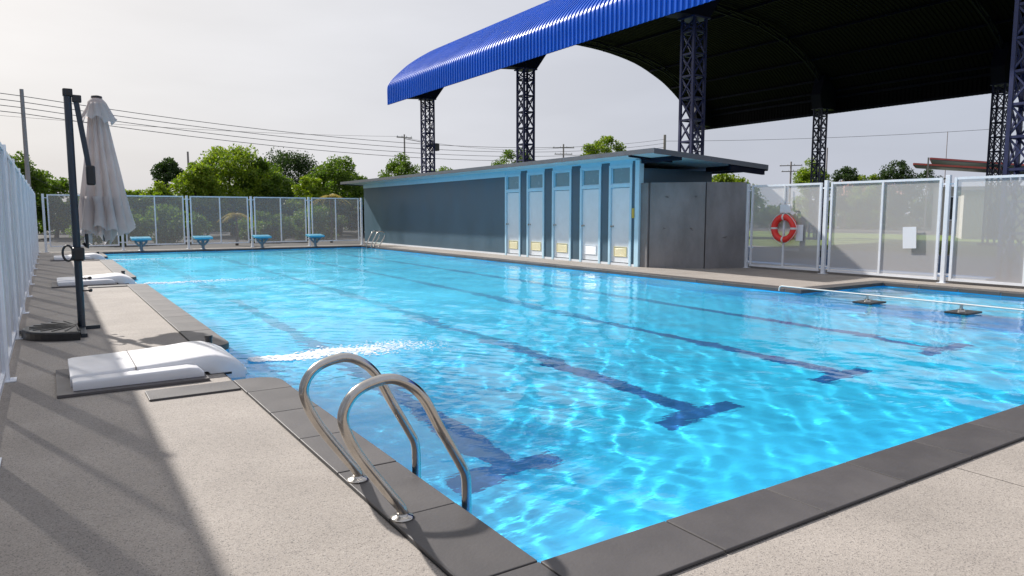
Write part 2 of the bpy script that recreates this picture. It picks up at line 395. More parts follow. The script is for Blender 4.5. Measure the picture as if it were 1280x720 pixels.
water = bpy.data.objects.new('pool_water', me); COL.objects.link(water); water['kind'] = 'structure'
import os
if not os.environ.get('NOMNEE'):
    water.cycles.is_caustics_caster = True
    for o in basin.children: o.cycles.is_caustics_receiver = True

# ------------------------------------------------------------------ coping tiles
cop = bpy.data.objects.new('pool_coping', None); COL.objects.link(cop); cop['kind'] = 'structure'
CW = .315; TL = .655
tile_cache = {}
def tile(x0, y0, x1, y1):
    sx, sy = round(x1 - x0, 3), round(y1 - y0, 3)
    if (sx, sy) not in tile_cache:
        o = MB().box((0, 0, -.014), (sx - .007, sy - .007, .06)).build('tile', 'coping', cop, bevel=.004)
        tile_cache[(sx, sy)] = o
    else:
        o = tile_cache[(sx, sy)].copy(); COL.objects.link(o)
    o.location = ((x0 + x1) / 2, (y0 + y1) / 2, random.uniform(-.0008, .0008))
def run_y(xa, xb, ya, yb):
    n = max(1, round((yb - ya) / TL)); d = (yb - ya) / n
    for i in range(n): tile(xa, ya + i * d, xb, ya + (i + 1) * d)
def run_x(xa, xb, ya, yb):
    n = max(1, round((xb - xa) / TL)); d = (xb - xa) / n
    for i in range(n): tile(xa + i * d, ya, xa + (i + 1) * d, yb)
tile(X0 - CW, Y0 - CW, X0 + .01, Y0 + .01)
run_x(X0 + .01, XE, Y0 - CW, Y0 + .01)
tile(XE - .01, Y0 - CW, XE + CW, Y0 + .01)
def corner_tile(cx, cy, sgn):      # rounded pool-side corner next to a filter notch
    bm = bmesh.new(); r = .19; L = .45
    pts = [(X0 - CW, cy - sgn * L), (X0 + .01, cy - sgn * L)] if sgn > 0 else [(X0 + .01, cy + L), (X0 - CW, cy + L)]
    a = arc(X0 + .01 - r, cy - sgn * r, r, 0, 90 * sgn, 6)
    if sgn > 0: lp = [(X0 - CW, cy - L), (X0 + .01, cy - L)] + a + [(X0 - CW, cy)]
    else: lp = [(X0 - CW, cy), (X0 - CW, cy + L)][::-1][::-1]; lp = [(X0 - CW, cy + L), (X0 - CW, cy)] + a[::-1] + [(X0 + .01, cy + L)]
    vs = [bm.verts.new((x, y, .016)) for x, y in lp]; f = bm.faces.new(vs)
    ex = bmesh.ops.extrude_face_region(bm, geom=[f])
    bmesh.ops.translate(bm, vec=(0, 0, -.06), verts=[v for v in ex['geom'] if isinstance(v, bmesh.types.BMVert)])
    bmesh.ops.recalc_face_normals(bm, faces=bm.faces)
    me = bpy.data.meshes.new('tile'); bm.to_mesh(me); bm.free(); link('tile', me, 'coping', cop, bevel=.004)
prev = Y0 + .01
for a, b in NOTCH:
    run_y(X0 - CW, X0 + .01, prev, a - .45); corner_tile(0, a, 1); corner_tile(0, b, -1); prev = b + .45
    tile(X0 - CW - .62, a - .30, X0 - CW - .004, a)            # short return tiles along the notch
    if a > 10: tile(X0 - CW - .62, b, X0 - CW - .004, b + .16)
run_y(X0 - CW, X0 + .01, prev, Y1 - .01)
run_x(X0 - CW, X1 + CW, Y1 - .01, Y1 + CW)
run_y(X1 - .01, X1 + CW, YE + CW, Y1 - .01)
run_x(X1 - .01, XE + CW, YE - .01, YE + CW)
run_y(XE - .01, XE + CW, Y0 + .01, YE - .01)
fill('coping_bed', [[(X0 - CW - .002, Y0 - CW), (XE + CW + .002, Y0 - CW), (XE + CW + .002, YE + CW), (X1 + CW + .002, YE + CW), (X1 + CW + .002, Y1 + CW), (X0 - CW - .002, Y1 + CW)], pool], .003, 'grout', None, cop)

# ------------------------------------------------------------------ ladders
def ladder():
    t = thing('pool_ladder', 'shiny steel pool ladder with two looped handrails in the foreground', 'pool ladder', (1.45, 2.94, 0), 0, 'steel pool ladders')
    prof = [(-.262, -.01), (-.262, .05), (-.33, .15), (-.44, .31), (-.495, .42), (-.51, .50), (-.475, .57), (-.41, .61), (-.31, .625), (-.225, .59), (-.155, .52), (-.08, .38), (.02, .20), (.045, .14), (.05, .06), (.05, -.2), (.05, -1.05)]
    for y in (-.26, .26):
        h = MB().tube(catmull([(x, y, z) for x, z in prof], 7), .0225, 16).build('handrail', 'steel', t, True)
        MB().lathe((-.262, y, .017), [(.050, 0), (.050, .005), (.044, .011), (.032, .014), (.025, .022)], 40).build('flange', 'steel', h, True)
    for z in (-.32, -.60, -.88):
        MB().b2((-.02, -.24, z - .012), (.06, .24, z + .012)).build('step', 'steel', t, bevel=.006)
    return t
lad = ladder()
dup(lad, (X1, 26.6, 0), math.pi, 'small distant steel pool ladder at the far corner by the blue-grey wall')

# divider pipe with floats plates
t = thing('divider_rail', 'long thin pale pipe on dark square plates over the shallow pool edge', 'pipe rail', (10.36, 7.45, 0))
MB().tube(catmull([(0, .14, .0), (0, .13, .06), (0, .08, .085), (0, -.05, .085), (0, -1.5, .08), (0, -3, .08), (0, -5.35, .08)], 5), .011, 10).build('pipe', 'rope', t, True)
for y in (-1.42, -2.75, -4.1):
    p = MB().b2((-.15, y - .15, -.05), (.27, y + .15, -.022)).build('support_plate', 'black', t, bevel=.008)
    MB().lathe((0, y, -.022), [(.05, 0), (.045, .03), (.022, .04), (.02, .09)], 16).build('saddle', 'steel', p, True)
    MB().lathe((0.08, y, -1.35), [(.03, 0), (.03, 1.3)], 12).build('leg', 'steel', p, True)

# ------------------------------------------------------------------ filters
def hull_profile(mbv, xs, top, bot, y0, y1, r=.03):
    base = len(mbv.v); n = len(xs)
    for x, zt, zb in zip(xs, top, bot):
        rr = min(r, (zt - zb) * .4)
        mbv.v += [(x, y0, zb), (x, y0, zt - rr), (x, y0 + rr * .35, zt - rr * .3), (x, y0 + rr, zt), (x, y1 - rr, zt), (x, y1 - rr * .35, zt - rr * .3), (x, y1, zt - rr), (x, y1, zb)]
    for i in range(n - 1):
        for k in range(7):
            a = base + i * 8 + k; mbv.f.append((a, a + 8, a + 9, a + 1))
        a = base + i * 8; mbv.f.append((a, a + 7, a + 15, a + 8)) if False else mbv.f.append((a + 7, a, a + 8, a + 15)[::-1])
    mbv.f.append(tuple(base + k for k in range(8))); e0 = base + (n - 1) * 8; mbv.f.append(tuple(e0 + k for k in range(8))[::-1])
    return mbv
def filt():
    t = thing('pool_filter', 'nearest white moulded pool filter hanging over the left pool edge', 'pool filter', (0, 6.5, 0), 0, 'white overhanging pool filters')
    MB().b2((-.02, -.64, .001), (.99, .36, .024)).build('base_slab', 'slate', t, bevel=.003)
    xs = np.array([.07, .10, .2, .4, .6, .8, .95, 1.02, 1.09, 1.16, 1.22, 1.27, 1.31])
    top = [.10, .108, .112, .118, .128, .14, .155, .16, .155, .135, .11, .08, .04]
    bot = [.026] * 7 + [.026, -.06, -.18, -.22, -.22, -.2]
    o = hull_profile(MB(), xs, top, bot, -.40, .42, .05).build('housing', 'plastic', t, True); o.data.set_sharp_from_angle(angle=R(50))
    xs2 = np.array([.08, .11, .3, .6, .86, .93, .965]); top2 = [.088, .093, .096, .102, .106, .095, .06]; bot2 = [.026] * 7
    hull_profile(MB(), xs2, top2, bot2, -.56, -.395, .02).build('side_tray', 'plastic', t, True)
    MB().b2((1.02, -.408, -.012), (1.20, -.401, .004)).build('inlet_slot', 'black', t)
    MB().b2((1.30, -.25, -.14), (1.36, .25, -.01)).build('outlet_nozzle', 'plastic', t, bevel=.02)
    MB().b2((.50, -.405, .03), (.507, .425, .1265)).build('seam', 'slate', t)
    for y in (-.34, .36):
        MB().lathe((.14, y, .098), [(.011, 0), (.011, .008), (.007, .011)], 10).build('screw_cap', 'steel', t)
    MB().lathe((1.18, .46, -.1), [(.03, 0), (.03, .26), (.035, .265), (.035, .285)], 12).build('dial', 'black', t)
    return t
fl = filt()
dup(fl, (0, 15.45, 0), None, 'middle white moulded pool filter beyond the folded umbrella on the left edge')
dup(fl, (0, 23.95, 0), None, 'farthest white moulded pool filter near the back fence')

# foam jets: clusters of small bubbles and streaks
ico = bmesh.new(); bmesh.ops.create_icosphere(ico, subdivisions=1, radius=1); IV = np.array([v.co[:] for v in ico.verts]); IF = np.array([[v.index for v in f.verts] for f in ico.faces]); ico.free()
def foam(name, x0, x1, y0, slope, wid, n, label):
    u = rng.beta(1.0, 1.5, n); side = rng.normal(0, 1, n); w = wid * (.3 + 1.3 * u)
    x = x0 + (x1 - x0) * u; y = y0 + slope * (x - x0) + side * w + .04 * np.sin(x * 9)
    r = rng.uniform(.003, .009, n) * (1.35 - u) ; zz = WL + .004 + .022 * (1 - u) * np.exp(-side ** 2) * rng.uniform(0, 1, n)
    sc = np.stack([r * 2.6, r * 1.5, r * .8], -1)
    V = (IV[None] * sc[:, None] + np.stack([x, y, zz], -1)[:, None]).reshape(-1, 3)
    Fc = (IF[None] + (np.arange(n) * len(IV))[:, None, None]).reshape(-1, 3)
    me = bpy.data.meshes.new(name); me.from_pydata(V.tolist(), [], Fc.tolist()); me.update()
    return tag(link(name, me, 'foam', None, True), label, 'foam', None, 'stuff')
foam('foam_streak', 1.5, 3.5, 6.72, -.03, .12, 2600, 'white foaming jet in front of the nearest pool filter')
foam('foam_streak', 1.5, 4.2, 15.4, -.02, .14, 520, 'thin foam streak from the middle pool filter')
foam('foam_streak', 1.5, 5.2, 23.9, .0, .2, 380, 'faint foam streak from the farthest pool filter')

# ------------------------------------------------------------------ starting blocks
t = thing('starting_block', 'leftmost cyan starting block at the far pool end', 'starting block', (2.68, 28.0, 0), 0, 'cyan starting blocks at the far end')
MB().box((0, 0, .445), (.62, .52, .075), Matrix.Rotation(R(5), 3, 'X')).build('platform', 'blockc', t, bevel=.012)
MB().b2((-.2, -.16, .33), (.2, .16, .395)).build('bracket', 'blockleg', t, bevel=.01)
MB().bar((-.19, 0, .34), (-.05, 0, .17), .06).bar((.19, 0, .34), (.05, 0, .17), .06).build('strut', 'blockleg', t)
MB().lathe((0, 0, 0), [(.10, 0), (.10, .03), (.055, .05), (.05, .335)], 16).build('pedestal', 'blockleg', t, True)
sb = t
for x, l in ((4.70, 'second cyan starting block from the left'), (6.80, 'third cyan starting block from the left'), (8.86, 'rightmost cyan starting block, nearest the blue-grey wall')):
    dup(sb, (x, 28.0, 0), None, l)

# ------------------------------------------------------------------ panel fences
def bar2(mb, p, q, z0, z1, w, dn):   # vertical rectangle member at p..q
    pass
def panel(parent, a, b, z0, z1, mull=True, sm='sheet'):
    a = Vector((a[0], a[1], 0)); b = Vector((b[0], b[1], 0)); d = (b - a).normalized(); W = .045
    mb = MB(); Z = Vector((0, 0, 1))
    rot = d.to_track_quat('X', 'Z').to_matrix()
    L = (b - a).length
    for s_ in (W / 2, L - W / 2): mb.box(a + d * s_ + Z * (z0 + z1) / 2, (W, W, z1 - z0), rot)
    for z in (z0 + W / 2, z1 - W / 2): mb.box(a + d * L / 2 + Z * z, (L - 2 * W, W - .004, W), rot)
    if mull: mb.box(a + d * L / 2 + Z * (z0 + z1) / 2, (W * .9, W - .006, z1 - z0 - 2 * W), rot)
    f = mb.build('panel_frame', 'white', parent)
    n = Vector((-d.y, d.x, 0)) * .002
    mb = MB(); e = W * .5
    p0 = a + d * e; p1 = b - d * e
    if mull: # one sheet each side of the mullion
        mid = (a + b) / 2
        for q0, q1 in ((p0, mid - d * .015), (mid + d * .015, p1)):
            m2 = MB(); m2.v = [tuple(q0 + Z * (z0 + e)), tuple(q1 + Z * (z0 + e)), tuple(q1 + Z * (z1 - e)), tuple(q0 + Z * (z1 - e))]; m2.f = [(0, 1, 2, 3)]
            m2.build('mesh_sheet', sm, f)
    else:
        mb.v = [tuple(p0 + Z * (z0 + e)), tuple(p1 + Z * (z0 + e)), tuple(p1 + Z * (z1 - e)), tuple(p0 + Z * (z1 - e))]; mb.f = [(0, 1, 2, 3)]
        mb.build('mesh_sheet', 'sheet', f)
    return f
def fence(name, label, pts, z0, z1, ptop, gap=.11, postw=.075, sm='sheet'):
    t = thing(name, label, 'fence')
    for i, p in enumerate(pts):
        mb = MB().box((p[0], p[1], ptop / 2 + .004), (postw, postw, ptop))
        q = mb.build('post', 'white', t, bevel=.004)
        MB().box((p[0], p[1], .006), (.16, .16, .008)).build('base_plate', 'white', q)
    for i in range(len(pts) - 1):
        a = Vector(pts[i]); b = Vector(pts[i + 1]); d = (b - a).normalized()
        f = panel(t, a + d * gap, b - d * gap, z0, z1, True, sm)
        for z in (z0 + .12, z1 - .12):
            for s_, e_ in ((a + d * (postw / 2), a + d * gap), (b - d * gap, b - d * (postw / 2))):
                MB().bar((s_.x, s_.y, z), (e_.x, e_.y, z), .03).build('hinge_bracket', 'white', f)
    return t
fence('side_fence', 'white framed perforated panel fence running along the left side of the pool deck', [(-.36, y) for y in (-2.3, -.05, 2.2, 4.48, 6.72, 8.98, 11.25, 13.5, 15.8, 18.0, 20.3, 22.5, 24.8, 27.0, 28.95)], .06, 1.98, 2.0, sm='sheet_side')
fence('back_fence', 'white framed perforated panel fence behind the starting blocks', [(x, 29.0) for x in (-.12, 2.2, 4.37, 6.68, 8.95, 11.2)], .17, 1.97, 1.98, sm='sheet_shaded')
fence('court_fence', 'white framed perforated panel fence at right where the orange ring hangs', [(14.15, y) for y in (11.33, 9.27, 6.78, 4.1, 1.5, -1.0)], .05, 1.98, 2.02)

# life ring, sign, notices
t = thing('life_ring', 'orange-red life ring with white bands hanging on the right fence', 'life ring', (14.06, 10.24, .975), 0)
pts = [(0, .255 * math.cos(a), .255 * math.sin(a)) for a in np.linspace(0, 2 * math.pi, 41)]
MB().tube(pts, .072, 16, False).build('ring', 'red', t, True)
for a in (0, 90, 180, 270):
    c = Vector((0, .255 * math.cos(R(a)), .255 * math.sin(R(a)))); d = Vector((0, -math.sin(R(a)), math.cos(R(a))))
    MB().tube([c - d * .022, c + d * .022], .0755, 16, False).build('band', 'rope', t, True)
MB().tube(catmull([(-.04, .37 * math.cos(a) * (1 - .12 * abs(math.sin(2 * a))), .37 * math.sin(a) * (1 - .12 * abs(math.sin(2 * a)))) for a in np.linspace(0, 2 * math.pi, 33)], 3), .007, 6, False).build('grab_rope', 'rope', t, True)
MB().tube([(.02, .02, .30), (.03, .03, .97)], .008, 6).build('hanging_rope', 'rope', t)
o = MB().box((14.085, 10.24, 1.42), (.02, .27, .19)).build('blank_sign', 'paper', None, bevel=.004); tag(o, 'small white plate fixed just above the life ring', 'sign')
o = MB().box((14.10, 9.86, .88), (.006, .18, .36)).build('notice_sheet', 'paper'); tag(o, 'narrow white notice sheet beside the life ring', 'notice')
o = MB().box((14.10, 7.42, .84), (.006, .26, .42), Matrix.Rotation(R(-3), 3, 'X')).build('notice_sheet', 'paper'); tag(o, 'blank white notice sheet alone on the second right fence panel', 'notice')

# ------------------------------------------------------------------ changing house
ch = thing('changing_house', 'low blue-grey changing house with five white doors and a flat overhanging roof', 'building', (0, 0, 0))
FX = 12.15; WT = 2.6; YB, YF = 12.97, 31.1
doors = [(18.19, 19.06), (16.94, 17.84), (15.66, 16.55), (14.40, 15.27), (13.22, 14.08)]
# facade built as wall pieces between the door openings
def wallbox(a, b, name='wall', m='wallp'): return MB().b2(a, b).build(name, m, ch)
ed = [YF] + [v for a, b in doors for v in (b, a)] + [YB + .13]
wallbox((FX, ed[1], .055), (FX + .12, YF, WT))
for i in range(1, 6):
    y1_ = ed[2 * i]; y0_ = ed[2 * i + 1]
    wallbox((FX, y0_, .055), (FX + .12, y1_, WT))
for a, b in doors: wallbox((FX + .002, a, 2.53), (FX + .12, b, WT), 'lintel', 'wtrim')
wallbox((FX + .12, YB + .0, 0), (14.72, YB + .12, 2.42), 'wall'); wallbox((FX + .12, YF - .12, 0), (14.72, YF, 2.42)); wallbox((14.60, YB + .12, 0), (14.72, YF - .12, 2.4))
MB().b2((FX - .012, YB + .13, 0), (FX + .12, YF, .054)).build('plinth', 'door', ch)
MB().b2((FX - .02, ed[1], 2.46), (FX - .001, YF, 2.60)).build('top_trim', 'wtrim', ch)
MB().b2((FX - .03, YB - .02, 0), (FX + .119, YB + .128, 2.62)).build('corner_post', 'wtrim', ch, bevel=.004)
for k, (a, b) in enumerate(doors):
    fr = MB(); w = .075
    fr.b2((FX - .025, a, 0), (FX + .1, a + w, 2.528)).b2((FX - .025, b - w, 0), (FX + .1, b, 2.528))
    fr.b2((FX - .022, a + w, 1.965), (FX + .1, b - w, 2.05)).b2((FX - .022, a + w, 2.47), (FX + .1, b - w, 2.528))
    fr.build('door_frame', 'wtrim', ch, bevel=.003)
    la, lb = a + w + .006, b - w - .006
    d = MB().b2((FX + .02, la, .075), (FX + .06, lb, 1.955)).build('door', 'door', ch, bevel=.003)
    MB().b2((FX + .062, la - .01, .0), (FX + .07, lb + .01, .4)).build('threshold_gap', 'black', d)
    mid = (la + lb) / 2; vm = 'door' if k == 3 else 'vent'
    v = MB(); vw = (lb - la) * .34
    v.b2((FX + .006, mid - vw, .22), (FX + .019, mid - vw + .025, .47)).b2((FX + .006, mid + vw - .025, .22), (FX + .019, mid + vw, .47)).b2((FX + .006, mid - vw + .025, .22), (FX + .019, mid + vw - .025, .24)).b2((FX + .006, mid - vw + .025, .45), (FX + .019, mid + vw - .025, .47))
    for q in range(7):
        z = .252 + q * .029
        v.box((FX + .014, mid, z), (.004, 2 * vw - .05, .03), Matrix.Rotation(R(28), 3, 'Y'))
    v.build('vent_grille', vm, d)
    hm = MB().lathe((0, 0, 0), [(.028, 0), (.028, .008), (.012, .012), (.012, .045), (.026, .055), (.026, .075)], 14)
    hh = hm.build('handle', 'steel', d, True); hh.rotation_euler = (0, R(-90), 0); hh.location = (FX + .02, lb - .06, .985)
    for z in (.3, 1.0, 1.7): MB().lathe((FX + .012, la - .004, z), [(.008, 0), (.008, .09)], 8).build('hinge', 'steel', d)
    pn = MB().b2((FX + .03, a + w + .03, 2.075), (FX + .036, b - w - .03, 2.45)).build('transom_pane', 'glass', ch)
    MB().b2((FX + .012, a + w, 2.05), (FX + .05, a + w + .03, 2.47)).b2((FX + .012, b - w - .03, 2.05), (FX + .05, b - w, 2.47)).b2((FX + .012, a + w + .03, 2.05), (FX + .05, b - w - .03, 2.075)).b2((FX + .012, a + w + .03, 2.45), (FX + .05, b - w - .03, 2.47)).build('sash', 'wtrim', pn)
# roof: thin slab falling towards +X, front edge well beyond the end wall
RX0, RX1, RY0, RY1 = 11.30, 15.22, 11.62, 31.75
def zr(x): return 2.745 - (x - RX0) * .058
def slab(x0, x1, y0, y1, dz0, dz1, name, m, parent=ch):
    mb = MB(); mb.v = [(x, y, zr(x) + dz) for dz in (dz0, dz1) for y in (y0, y1) for x in (x0, x1)]
    mb.f = [(0, 2, 3, 1), (4, 5, 7, 6), (0, 1, 5, 4), (2, 6, 7, 3), (0, 4, 6, 2), (1, 3, 7, 5)]
    return mb.build(name, m, parent)
rf = slab(RX0, RX1, RY0, RY1, -.03, .0, 'roof', 'fascia')
slab(RX0 + .03, RX1 - .03, RY0 + .03, RY1 - .03, -.055, -.031, 'soffit', 'soffit', rf)
slab(RX0 - .012, RX0, RY0 - .012, RY1 + .012, -.10, .008, 'flashing', 'fascia', rf)
slab(RX0, RX1 + .01, RY0 - .012, RY0, -.11, .008, 'flashing', 'fascia', rf)
slab(RX0, RX1 + .01, RY1, RY1 + .012, -.10, .008, 'flashing', 'fascia', rf)
slab(RX1, RX1 + .012, RY0, RY1, -.14, .008, 'flashing', 'fascia', rf)
MB().b2((FX - .01, YB + .13, 2.60), (FX + .1, YF, 2.668)).build('wall_plate', 'wtrim', ch)
# soffit ribs and beams under the overhanging end
for x in (12.2, 14.5):
    mb = MB(); mb.v = [(xx, yy, zr(xx) - .056 - dz) for dz in (.0, .11) for yy in (RY0 + .05, YB - .005) for xx in (x - .03, x + .03)]
    mb.f = [(0, 2, 3, 1), (4, 5, 7, 6), (0, 1, 5, 4), (2, 6, 7, 3), (0, 4, 6, 2), (1, 3, 7, 5)]; mb.build('roof_beam', 'truss', ch)
slab(13.9, RX1 - .06, RY0 + .04, RY0 + .12, -.24, -.057, 'roof_beam', 'truss')
slab(11.5, 12.9, YB - .35, YB - .30, -.10, -.057, 'roof_beam', 'truss')
o = MB().b2((12.09, 13.10, 1.20), (12.149, 13.17, 1.44)).build('switch_box', 'yellow', None, bevel=.006); tag(o, 'small yellow box on the wall right of the last door', 'box')
# modesty wall of raw concrete
cw = thing('concrete_wall', 'raw grey concrete screen wall between the changing house and the right fence', 'wall')
def wseg(p, q, h, th=.12):
    p = Vector((*p, 0)); q = Vector((*q, 0)); d = (q - p); mb = MB()
    mb.box((p + q) / 2 + Vector((0, 0, h / 2)), (d.length, th, h), d.to_track_quat('X', 'Z').to_matrix()); return mb
wseg((12.24, 12.94), (12.24, 12.70), 2.05).build('wall_panel', 'concrete', cw)
wseg((12.26, 12.70), (13.12, 11.74), 2.052).build('wall_panel', 'concrete', cw)
wseg((13.13, 11.75), (14.12, 11.40), 2.055).build('wall_panel', 'concrete', cw)
mb = MB()
for (x, y, z) in ((12.5, 12.40, 1.72), (12.95, 11.9, 1.7), (12.45, 12.43, .95), (12.9, 11.97, .95), (13.6, 11.57, .75)):
    for k in range(5):
        a = random.uniform(0, 6.28); d = Vector((.75, -.66, 0)) if x < 13.1 else Vector((.94, -.33, 0)); n = Vector((-.66, -.75, 0)) if x < 13.1 else Vector((-.33, -.94, 0))
        p = Vector((x, y, z)); L = random.uniform(.02, .06)
        dd = d * math.cos(a) * L + Vector((0, 0, math.sin(a) * L))
        mb.bar(p + n * .062, p + dd + n * .062, .008)
mb.build('chip_mark', 'slate', cw)

# ------------------------------------------------------------------ umbrella
um = thing('cantilever_umbrella', 'folded beige cantilever umbrella on a dark pole with round black base weight', 'umbrella', (.25, 9.3, 0))
MB().tube([(0, 0, .02), (0, 0, 2.63)], .038, 14).build('pole', 'pole', um, True)
MB().b2((-.045, -.05, 2.58), (.05, .05, 2.66)).b2((.04, -.03, 2.52), (.13, .03, 2.60)).build('pole_cap', 'black', um, bevel=.01)
ar = MB().bar((.075, 0, 2.56), (.165, -.02, 1.80), .036, .05).build('arm', 'pole', um)
MB().b2((.13, -.05, 1.62), (.22, .03, 1.84)).build('arm_handle', 'black', ar, bevel=.02)
cr = MB().b2((-.055, -.06, .78), (.07, .06, .93)).build('crank_box', 'black', um, bevel=.02)
MB().tube([(-.09 - .055 * math.cos(a) * .9, -.07, .87 + .085 * math.sin(a)) for a in np.linspace(0, 2 * math.pi, 21)], .012, 8, False).tube([(.06, -.02, .98), (.10, -.02, .92), (.10, -.02, 1.08)], .018, 8).build('crank_handle', 'black', cr, True)
for z in (.44, .58): MB().tube([(.03, 0, z), (.10, 0, z)], [.008, .008], 8).lathe((.105, 0, z - .018), [(.012, 0), (.02, .01), (.02, .03), (.012, .036)], 10).build('knob', 'black', um)
MB().box((-.22, .02, .02), (.80, .06, .04)).box((.0, -.22, .021), (.06, .80, .042)).build('base_cross', 'pole', um, bevel=.004)
mb = MB(); n = 22; base = 0
pr = []
for i in range(n + 1):
    a = math.pi / 2 + math.pi * i / n; pr.append((.0 + .52 * math.cos(a) - .04, .56 * math.sin(a) * .9 - .28))
for z, s in ((.002, 1), (.075, 1), (.09, .96), (.094, .90)):
    cxm = -.26; cym = -.28
    mb.v += [(cxm + (x - cxm) * s, cym + (y - cym) * s, z) for x, y in pr]
N = n + 1
for l in range(3):
    for i in range(N):
        a = l * N + i; b = l * N + (i + 1) % N; mb.f.append((a, b, b + N, a + N))
mb.f.append(tuple(3 * N + i for i in range(N)))
bw = mb.build('base_weight', 'black', um, bevel=0)
mb = MB()
for i in range(0, n + 1, 2):
    x, y = pr[i]; mb.bar((-.06, -.28, .097), (-.06 + (x + .06) * .86, -.28 + (y + .28) * .86, .097), .012, .008)
mb.build('moulded_rib', 'black', bw)
# canopy: folded pleats
def pleats(z0, z1, r0, r1, nz, amp, folds, cx, cy, hem=0, lean=0):
    mb = MB(); nn = folds * 10
    for j in range(nz + 1):
        t_ = j / nz; z = z0 + (z1 - z0) * t_
        r = r0 + (r1 - r0) * (t_ ** .8)
        for i in range(nn):
            a = 2 * math.pi * i / nn; f = abs(math.sin(folds * a / 2 + .5 * math.sin(3 * t_ + a)))
            rr = r * (1 - amp + amp * f ** .7) * (1 + .05 * math.sin(2 * a + 5 * t_))
            zz = z + (hem * (f - .5) + hem * .7 * math.sin(a * 3 + 1)) * (1 - t_) ** 6
            mb.v.append((cx + lean * t_ + rr * math.cos(a), cy + rr * math.sin(a), zz))
    for j in range(nz):
        for i in range(nn):
            a = j * nn + i; b = j * nn + (i + 1) % nn; mb.f.append((a, b, b + nn, a + nn))
    return mb
cn = pleats(1.10, 2.56, .315, .085, 30, .36, 11, .32, .32, .06, -.03).build('canopy', 'canvas', um, True)
cn2 = pleats(1.02, 1.5, .17, .19, 8, .5, 9, .26, .28, .08).build('canopy_fold', 'canvas', cn, True)
vl = pleats(2.36, 2.57, .20, .10, 6, .22, 9, .30, .30, .045).build('valance', 'canvas', cn, True)
vl.rotation_euler = (0, 0, 0)
MB().lathe((.295, .32, 2.55), [(.10, 0), (.095, .03), (.06, .07), (.03, .085)], 18).build('canopy_top', 'canvas', cn, True)
MB().lathe((.295, .32, 2.63), [(.06, 0), (.055, .02), (.02, .03)], 14).build('finial', 'black', um, True)
MB().tube([(.30, .32, .98), (.29, .32, 2.6)], .022, 10).build('canopy_pole', 'pole', um, True)

# ------------------------------------------------------------------ court hall
hall = thing('court_roof', 'huge open-sided sports hall roof of blue corrugated sheet on lattice columns', 'building')
HXL, HXR = 14.55, 36.05; HC = (HXL + HXR) / 2; HY0, HY1 = -5.2, 33.6
prof = [(-10.75, 6.72), (-10.75, 7.0), (-10.75, 7.45), (-10.70, 7.68), (-10.52, 7.93), (-10.2, 8.25), (-9.6, 8.78), (-8.7, 9.38), (-7.7, 9.90), (-5.7, 10.62), (-3.0, 11.05), (0, 11.17)]
half = catmull([(x, 0, z) for x, z in prof], 4)
P = [(p.x, p.z) for p in half] + [(-p.x, p.z) for p in reversed(half[:-1])]
sx = []; y = HY0
while y < HY1:                       # corrugation cross-section along Y
    sx += [(y, 0), (y + .11, 0), (y + .13, .032), (y + .185, .032)]; y += .205
sx.append((y, 0))
Pn = []
for i in range(len(P)):
    a = Vector(P[max(i - 1, 0)]); b = Vector(P[min(i + 1, len(P) - 1)]); d = (b - a).normalized(); Pn.append((-d.y, d.x))
V = []; Fh = []
m_ = len(sx)
for (px_, pz), (nx_, nz_) in zip(P, Pn):
    for yy, h in sx: V.append((HC + px_ + nx_ * h, yy, pz + nz_ * h))
for i in range(len(P) - 1):
    for j in range(m_ - 1):
        a = i * m_ + j; Fh.append((a, a + m_, a + m_ + 1, a + 1))
me = bpy.data.meshes.new('roof_sheet'); me.from_pydata(V, [], Fh); me.update()
me.materials.append(M['roof'])
rs = link('roof_sheet', me, None, hall)
def smooth_across(me):
    pass
# inner lining (the unpainted underside of the same sheet)
V2 = [(x - 0, y, z) for x, y, z in V]
V2 = []
for (px_, pz), (nx_, nz_) in zip(P, Pn):
    for yy, h in sx: V2.append((HC + px_ + nx_ * (h - .03), yy, pz + nz_ * (h - .03)))
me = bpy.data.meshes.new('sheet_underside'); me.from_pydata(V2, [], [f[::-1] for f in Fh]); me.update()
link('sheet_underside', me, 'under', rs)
# rims that close sheet and lining at the eaves
colY = [32.1, 23.5, 14.85, 6.25, -2.4]; CXL, CXR = 15.92, 35.0
# arched trusses
for yy in colY:
    mb = MB(); inner = [(x * (1 - .0), z) for x, z in P]
    top = [Vector((HC + x - nx_ * .14, yy, z - nz_ * .14)) for (x, z), (nx_, nz_) in zip(P, Pn)][14:-14:4]
    bot = [Vector((HC + (x) - nx_ * .42, yy, z - nz_ * .42)) for (x, z), (nx_, nz_) in zip(P, Pn)][14:-14:4]
    for i in range(len(top) - 1):
        mb.bar(top[i], top[i + 1], .07).bar(bot[i], bot[i + 1], .07).bar(top[i], bot[i + 1], .05).bar(bot[i], top[i], .045)
    # haunches over the columns
    for s_, cx2 in ((1, CXL), (-1, CXR)):
        e_ = HXL + .12 if s_ > 0 else HXR - .12
        k0 = 1.9 if s_ > 0 else .5
        q = [(e_, 6.84), (cx2 - s_ * .34, 6.905), (cx2 + s_ * .34, 6.905), (cx2 + s_ * k0, 9.0 if s_ > 0 else 7.6), (cx2 + s_ * (k0 - .3), 9.3 if s_ > 0 else 8.6), (e_ + s_ * .35, 8.2), (e_, 7.6)]
        n0 = len(mb.v); k_ = len(q)
        mb.v += [(x, yy - .28, z) for x, z in q] + [(x, yy + .28, z) for x, z in q]
        mb.f.append(tuple(n0 + i for i in range(k_))); mb.f.append(tuple(n0 + k_ + i for i in range(k_))[::-1])
        mb.f += [(n0 + i, n0 + (i + 1) % k_, n0 + k_ + (i + 1) % k_, n0 + k_ + i) for i in range(k_)]
    mb.build('truss', 'truss', hall)
